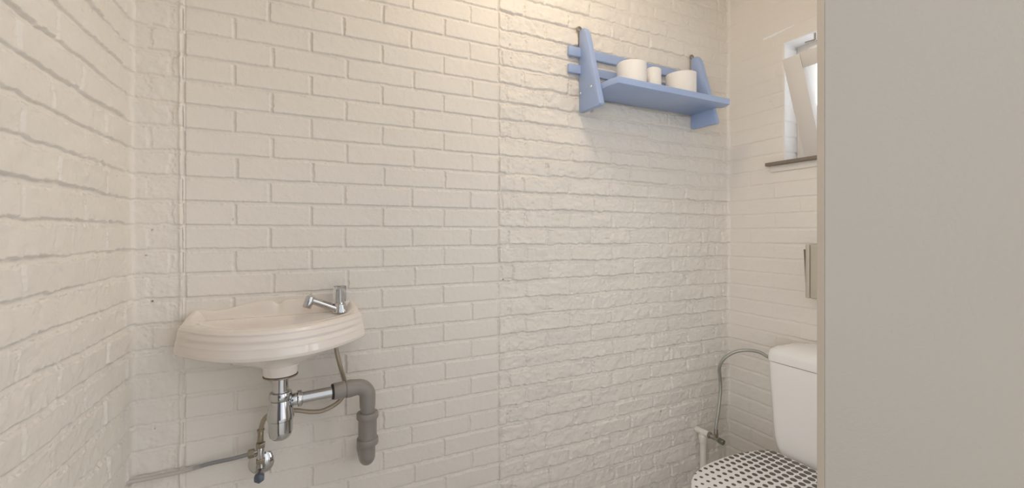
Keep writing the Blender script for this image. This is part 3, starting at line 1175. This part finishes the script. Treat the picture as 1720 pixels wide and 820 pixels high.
sv = thing("stop_valve", "small worn chrome stop valve with dark knob at the white pipe tee", "valve", (PXW + .002, 1.41, CAM - .98))
ax0 = Vector((PXW + .001, 1.429, CAM - .960))
ax1 = Vector((PXW + .010, 1.350, CAM - .968))
ad2 = (ax1 - ax0).normalized()
obj("inlet_nut", hexnut(bmesh.new(), ax0 - ad2 * .002, ax0 + ad2 * .010, .0158), M_BRASS, sv)
bm = lathe(bmesh.new(), ax0 + ad2 * .009, ad2, [(0, 0), (0, .0118), (.022, .0108), (.026, .0095), (.030, .0105), (.042, .0105), (.042, 0)], 24)
obj("valve_body", bm, M_CHROME_D, sv)
o = obj("valve_knob", cyl(bmesh.new(), ax0 + ad2 * .050, ax0 + ad2 * .076, .0125, 24, .002), M_GREEN, sv)
o["label"] = "dark green round knob"
hx = ax0 + ad2 * .036
obj("outlet_nut", hexnut(bmesh.new(), hx + Vector((0, 0, .007)), hx + Vector((0, 0, .024)), .0115), M_NUT, sv)

th = thing("flexible_hose", "grey braided hose arching up the corner from stop valve to cistern", "hose", (hx.x, hx.y, CAM - .80))
hp = spline([hx + Vector((0, 0, .018)), hx + Vector((.004, .002, .06)), (1.757, 1.402, CAM - .83), (1.785, 1.415, CAM - .75), (1.783, 1.415, CAM - .69), (1.765, 1.405, CAM - .64), (1.768, 1.385, CAM - .592),
             (1.80, 1.355, CAM - .556), (1.835, 1.315, CAM - .540), (1.852, 1.265, CAM - .538), (1.852, 1.225, CAM - .549), (1.850, 1.172, CAM - .5535)], 8)
obj("braided_sleeve", tube(bmesh.new(), hp, .0072, 16, uv=True), M_HOSE2, th)
obj("hose_ferrule", cyl(bmesh.new(), hx + Vector((0, 0, .020)), hx + Vector((.0015, 0, .044)), .0088, 18, .001), M_CHROME_D, th)
obj("hose_nut", hexnut(bmesh.new(), (1.850, 1.188, CAM - .5525), (1.850, 1.1705, CAM - .5535), .0115), M_NUT, th)

# ------------------------------------------------------------------ blue shelf
SX0, SX1 = 1.018, 1.694
sh = thing("wall_shelf", "blue painted wooden shelf with slanted ends and two back rails holding paper rolls", "shelf", (1.364, 1.48, CAM + .512))
YW = 1.489


def bracket(x0, x1):
    pr = [(YW, .512), (1.352, .508), (1.347, .516), (1.376, .620), (1.438, .830), (1.453, .853), (1.470, .856), (YW, .850)]
    return prism(bmesh.new(), [(x0, y, CAM + z) for y, z in pr], (x1 - x0, 0, 0), .0025)


lb = obj("side_bracket", bracket(SX0, SX0 + .025), M_BLUE, sh)
rb = obj("side_bracket", bracket(SX1 - .025, SX1), M_BLUE, sh)
for yy, zz in ((1.487, .598), (1.402, .603)):
    yy = min(yy, 1.478)
    bm = lathe(bmesh.new(), (SX0 - .0025, yy, CAM + zz - .008), (1, 0, 0), [(0, 0), (.0003, .0045), (.0028, .0066), (.004, .0066), (.004, 0)], 20)
    obj("screw", bm, M_CHROME, lb)
bm = bmesh.new()
xa, xb = SX0 + .0255, SX1 - .0255
pts = [(xa, 1.486), (xb, 1.486), (xb, 1.352), (SX1 + .002, 1.338), (SX1 + .002, 1.318), (SX1 - .012, 1.284), (xa + .012, 1.280), (xa, 1.326)]
prism(bm, [(x, y, CAM + .577) for x, y in pts], (0, 0, .026), .003)
obj("shelf_board", bm, M_BLUE, sh)
for z0, z1 in ((.741, .781), (.670, .708)):
    bm = box(bmesh.new(), SX0 - .058, SX1 + .050, 1.475, 1.489, CAM + z0, CAM + z1, .004, 3)
    obj("back_rail", bm, M_BLUE, sh)
for x in (SX0 + .006, SX1 - .014):
    bm = bmesh.new()
    c = Vector((x - .004, 1.4878, CAM + .862))
    rr = [c + Vector((.0105 * math.cos(a), 0, .0105 * math.sin(a))) for a in [2 * PI * i / 20 for i in range(21)]]
    tube(bm, rr, .0034, 8)
    box(bm, c.x - .0075, c.x + .0075, c.y - .002, c.y + .002, c.z - .085, c.z - .008, .0008, 1)
    o = obj("hanging_loop", bm, M_STEEL, sh)
    o["label"] = "bare metal hanging eye"

# ------------------------------------------------------------------ toilet rolls
BT = CAM + .6032


def roll(x, y, r, h, core, label, rough, seed, flap=None):
    rt = thing("toilet_roll", label, "toilet roll", (x, y, BT), "toilet rolls on the blue shelf")
    bm = bmesh.new()
    seg, nz = 64, 14
    rings = []
    rn = random.Random(seed)
    ph = [rn.uniform(0, 6) for _ in range(4)]

    def rad(a, t):
        k = r * (1 + rough * (.5 * math.sin(2 * a + ph[0] + 1.5 * t) + .3 * math.sin(5 * a + ph[1] - 2 * t) + .2 * math.sin(9 * a + ph[2] + 5 * t)))
        if flap is not None:          # loose sheet end: a small step in the radius
            k += .0028 * (1 if 0 < ((a - flap) % (2 * PI)) < 1.2 else 0)
        return k
    zsn = [0, .003] + [h * (i + 1) / (nz + 1) for i in range(nz)] + [h - .003, h]
    for i, z in enumerate(zsn):
        ins = .003 if i in (0, len(zsn) - 1) else 0
        rings.append([(x + (rad(2 * PI * k / seg, z / h) - ins) * math.cos(2 * PI * k / seg), y + (rad(2 * PI * k / seg, z / h) - ins) * math.sin(2 * PI * k / seg), BT + z + .0015 * math.sin(2 * PI * k / seg * 2 + ph[3]) * (z / h)) for k in range(seg)])
    rings.append([(x + core * math.cos(2 * PI * k / seg), y + core * math.sin(2 * PI * k / seg), BT + h - .001) for k in range(seg)])
    rings.append([(x + core * math.cos(2 * PI * k / seg), y + core * math.sin(2 * PI * k / seg), BT) for k in range(seg)])
    R = loft(bm, rings, False, False)
    for k in range(seg):
        j = (k + 1) % seg
        bm.faces.new((R[-1][k], R[-1][j], R[0][j], R[0][k]))
    obj("paper", bm, M_PAPER, rt, sharp=50)
    bm = lathe(bmesh.new(), (x, y, BT), (0, 0, 1), [(0, core - .0012), (0, core - .0002), (h - .002, core - .0002), (h - .002, core - .0012), (0, core - .0012)], 40, False)
    obj("cardboard_core", bm, M_CORE, rt)
    return rt


roll(1.222, 1.398, .0615, .114, .021, "full white toilet roll at the left end of the blue shelf", .012, 1)
roll(1.356, 1.412, .0335, .120, .020, "thin nearly used-up white toilet roll between the two full ones", .01, 2)
roll(1.510, 1.403, .0635, .118, .021, "full white toilet roll with a loose sheet end, nearest the shelf's right end", .014, 3, flap=-1.25)

# ------------------------------------------------------------------ grey box on the right wall
dp = thing("paper_dispenser", "grey plastic dispenser box on the right wall, half hidden by the door edge", "dispenser", (XR, .99, CAM - .263))
bm = box(bmesh.new(), 1.847, XR - .001, .90, 1.0462, CAM - .2635, CAM - .040, .008, 3)
obj("dispenser_body", bm, M_BOX, dp)
bm = box(bmesh.new(), 1.846, XR - .003, 1.0472, 1.0630, CAM - .2625, CAM - .041, .005, 3)
obj("dispenser_cover", bm, M_BOX, dp)
bm = prism(bmesh.new(), [(1.850, 1.0600, CAM - .200), (1.850, 1.0690, CAM - .062), (1.850, 1.0715, CAM - .062), (1.850, 1.0640, CAM - .200)], (.012, 0, 0), .0005)
o = obj("tilted_flap", bm, M_BOXD, dp)
o["label"] = "darker grey flap standing open"

# ------------------------------------------------------------------ lights
LX, LY = .75, .95
cl = thing("ceiling_light", "round opal ceiling lamp above the middle of the room", "lamp", (LX, LY, ZC))
bm = lathe(bmesh.new(), (LX, LY, ZC), (0, 0, -1), [(0, 0), (0, .06), (.012, .058), (.03, .030), (.05, .028), (.05, 0)], 36)
obj("ceiling_rose", bm, M_WC, cl)
bm = bmesh.new()
bmesh.ops.create_icosphere(bm, subdivisions=3, radius=.070, matrix=Matrix.Translation((LX, LY, ZC - .112)))
obj("globe_shade", bm, M_LAMP, cl)

w = bpy.data.worlds.new("World")
scn.world = w
w.use_nodes = True
n, l = w.node_tree.nodes, w.node_tree.links
bg = n["Background"]
tc = n.new("ShaderNodeTexCoord")
sp = n.new("ShaderNodeSeparateXYZ")
l.new(tc.outputs["Generated"], sp.inputs[0])
fc = n.new("ShaderNodeFloatCurve")       # overcast sky: brightest low in the west, then east
cv = fc.mapping.curves[0]
fc.mapping.use_clip = False
fc.mapping.clip_max_y = 6
for (x_, y_), k_ in zip(((0.0, 6.0), (0.2, 2.3), (0.42, 0.85), (0.6, 1.0), (1.0, 3.1)), range(5)):
    if k_ in (0, 4):
        cv.points[0 if k_ == 0 else len(cv.points) - 1].location = (x_, y_)
    else:
        cv.points.new(x_, y_)
for p_ in cv.points:
    p_.handle_type = 'VECTOR'
fc.mapping.update()
ma = n.new("ShaderNodeMath")
ma.operation = 'MULTIPLY_ADD'
ma.inputs[1].default_value = .5
ma.inputs[2].default_value = .5
l.new(sp.outputs[0], ma.inputs[0])
l.new(ma.outputs[0], fc.inputs["Value"])
bg.inputs[0].default_value = (0.90, 0.93, 0.97, 1)
l.new(fc.outputs[0], bg.inputs[1])

# ------------------------------------------------------------------ camera
cam = bpy.data.cameras.new("camera")
cam.sensor_width = 36.0
cam.lens = 711.6 / 1720 * 36.0
cam.shift_y = -16.0 / 1720
cam.clip_start = 0.02
co = bpy.data.objects.new("camera", cam)
COL.objects.link(co)
co.location = (0, 0, CAM)
co.rotation_euler = (PI / 2, 0, -math.radians(25.4))
scn.camera = co

vs = scn.view_settings
vs.view_transform = 'Standard'
vs.look = 'None'
vs.gamma = 1.0
vs.exposure = 0.03
vs.use_curve_mapping = False
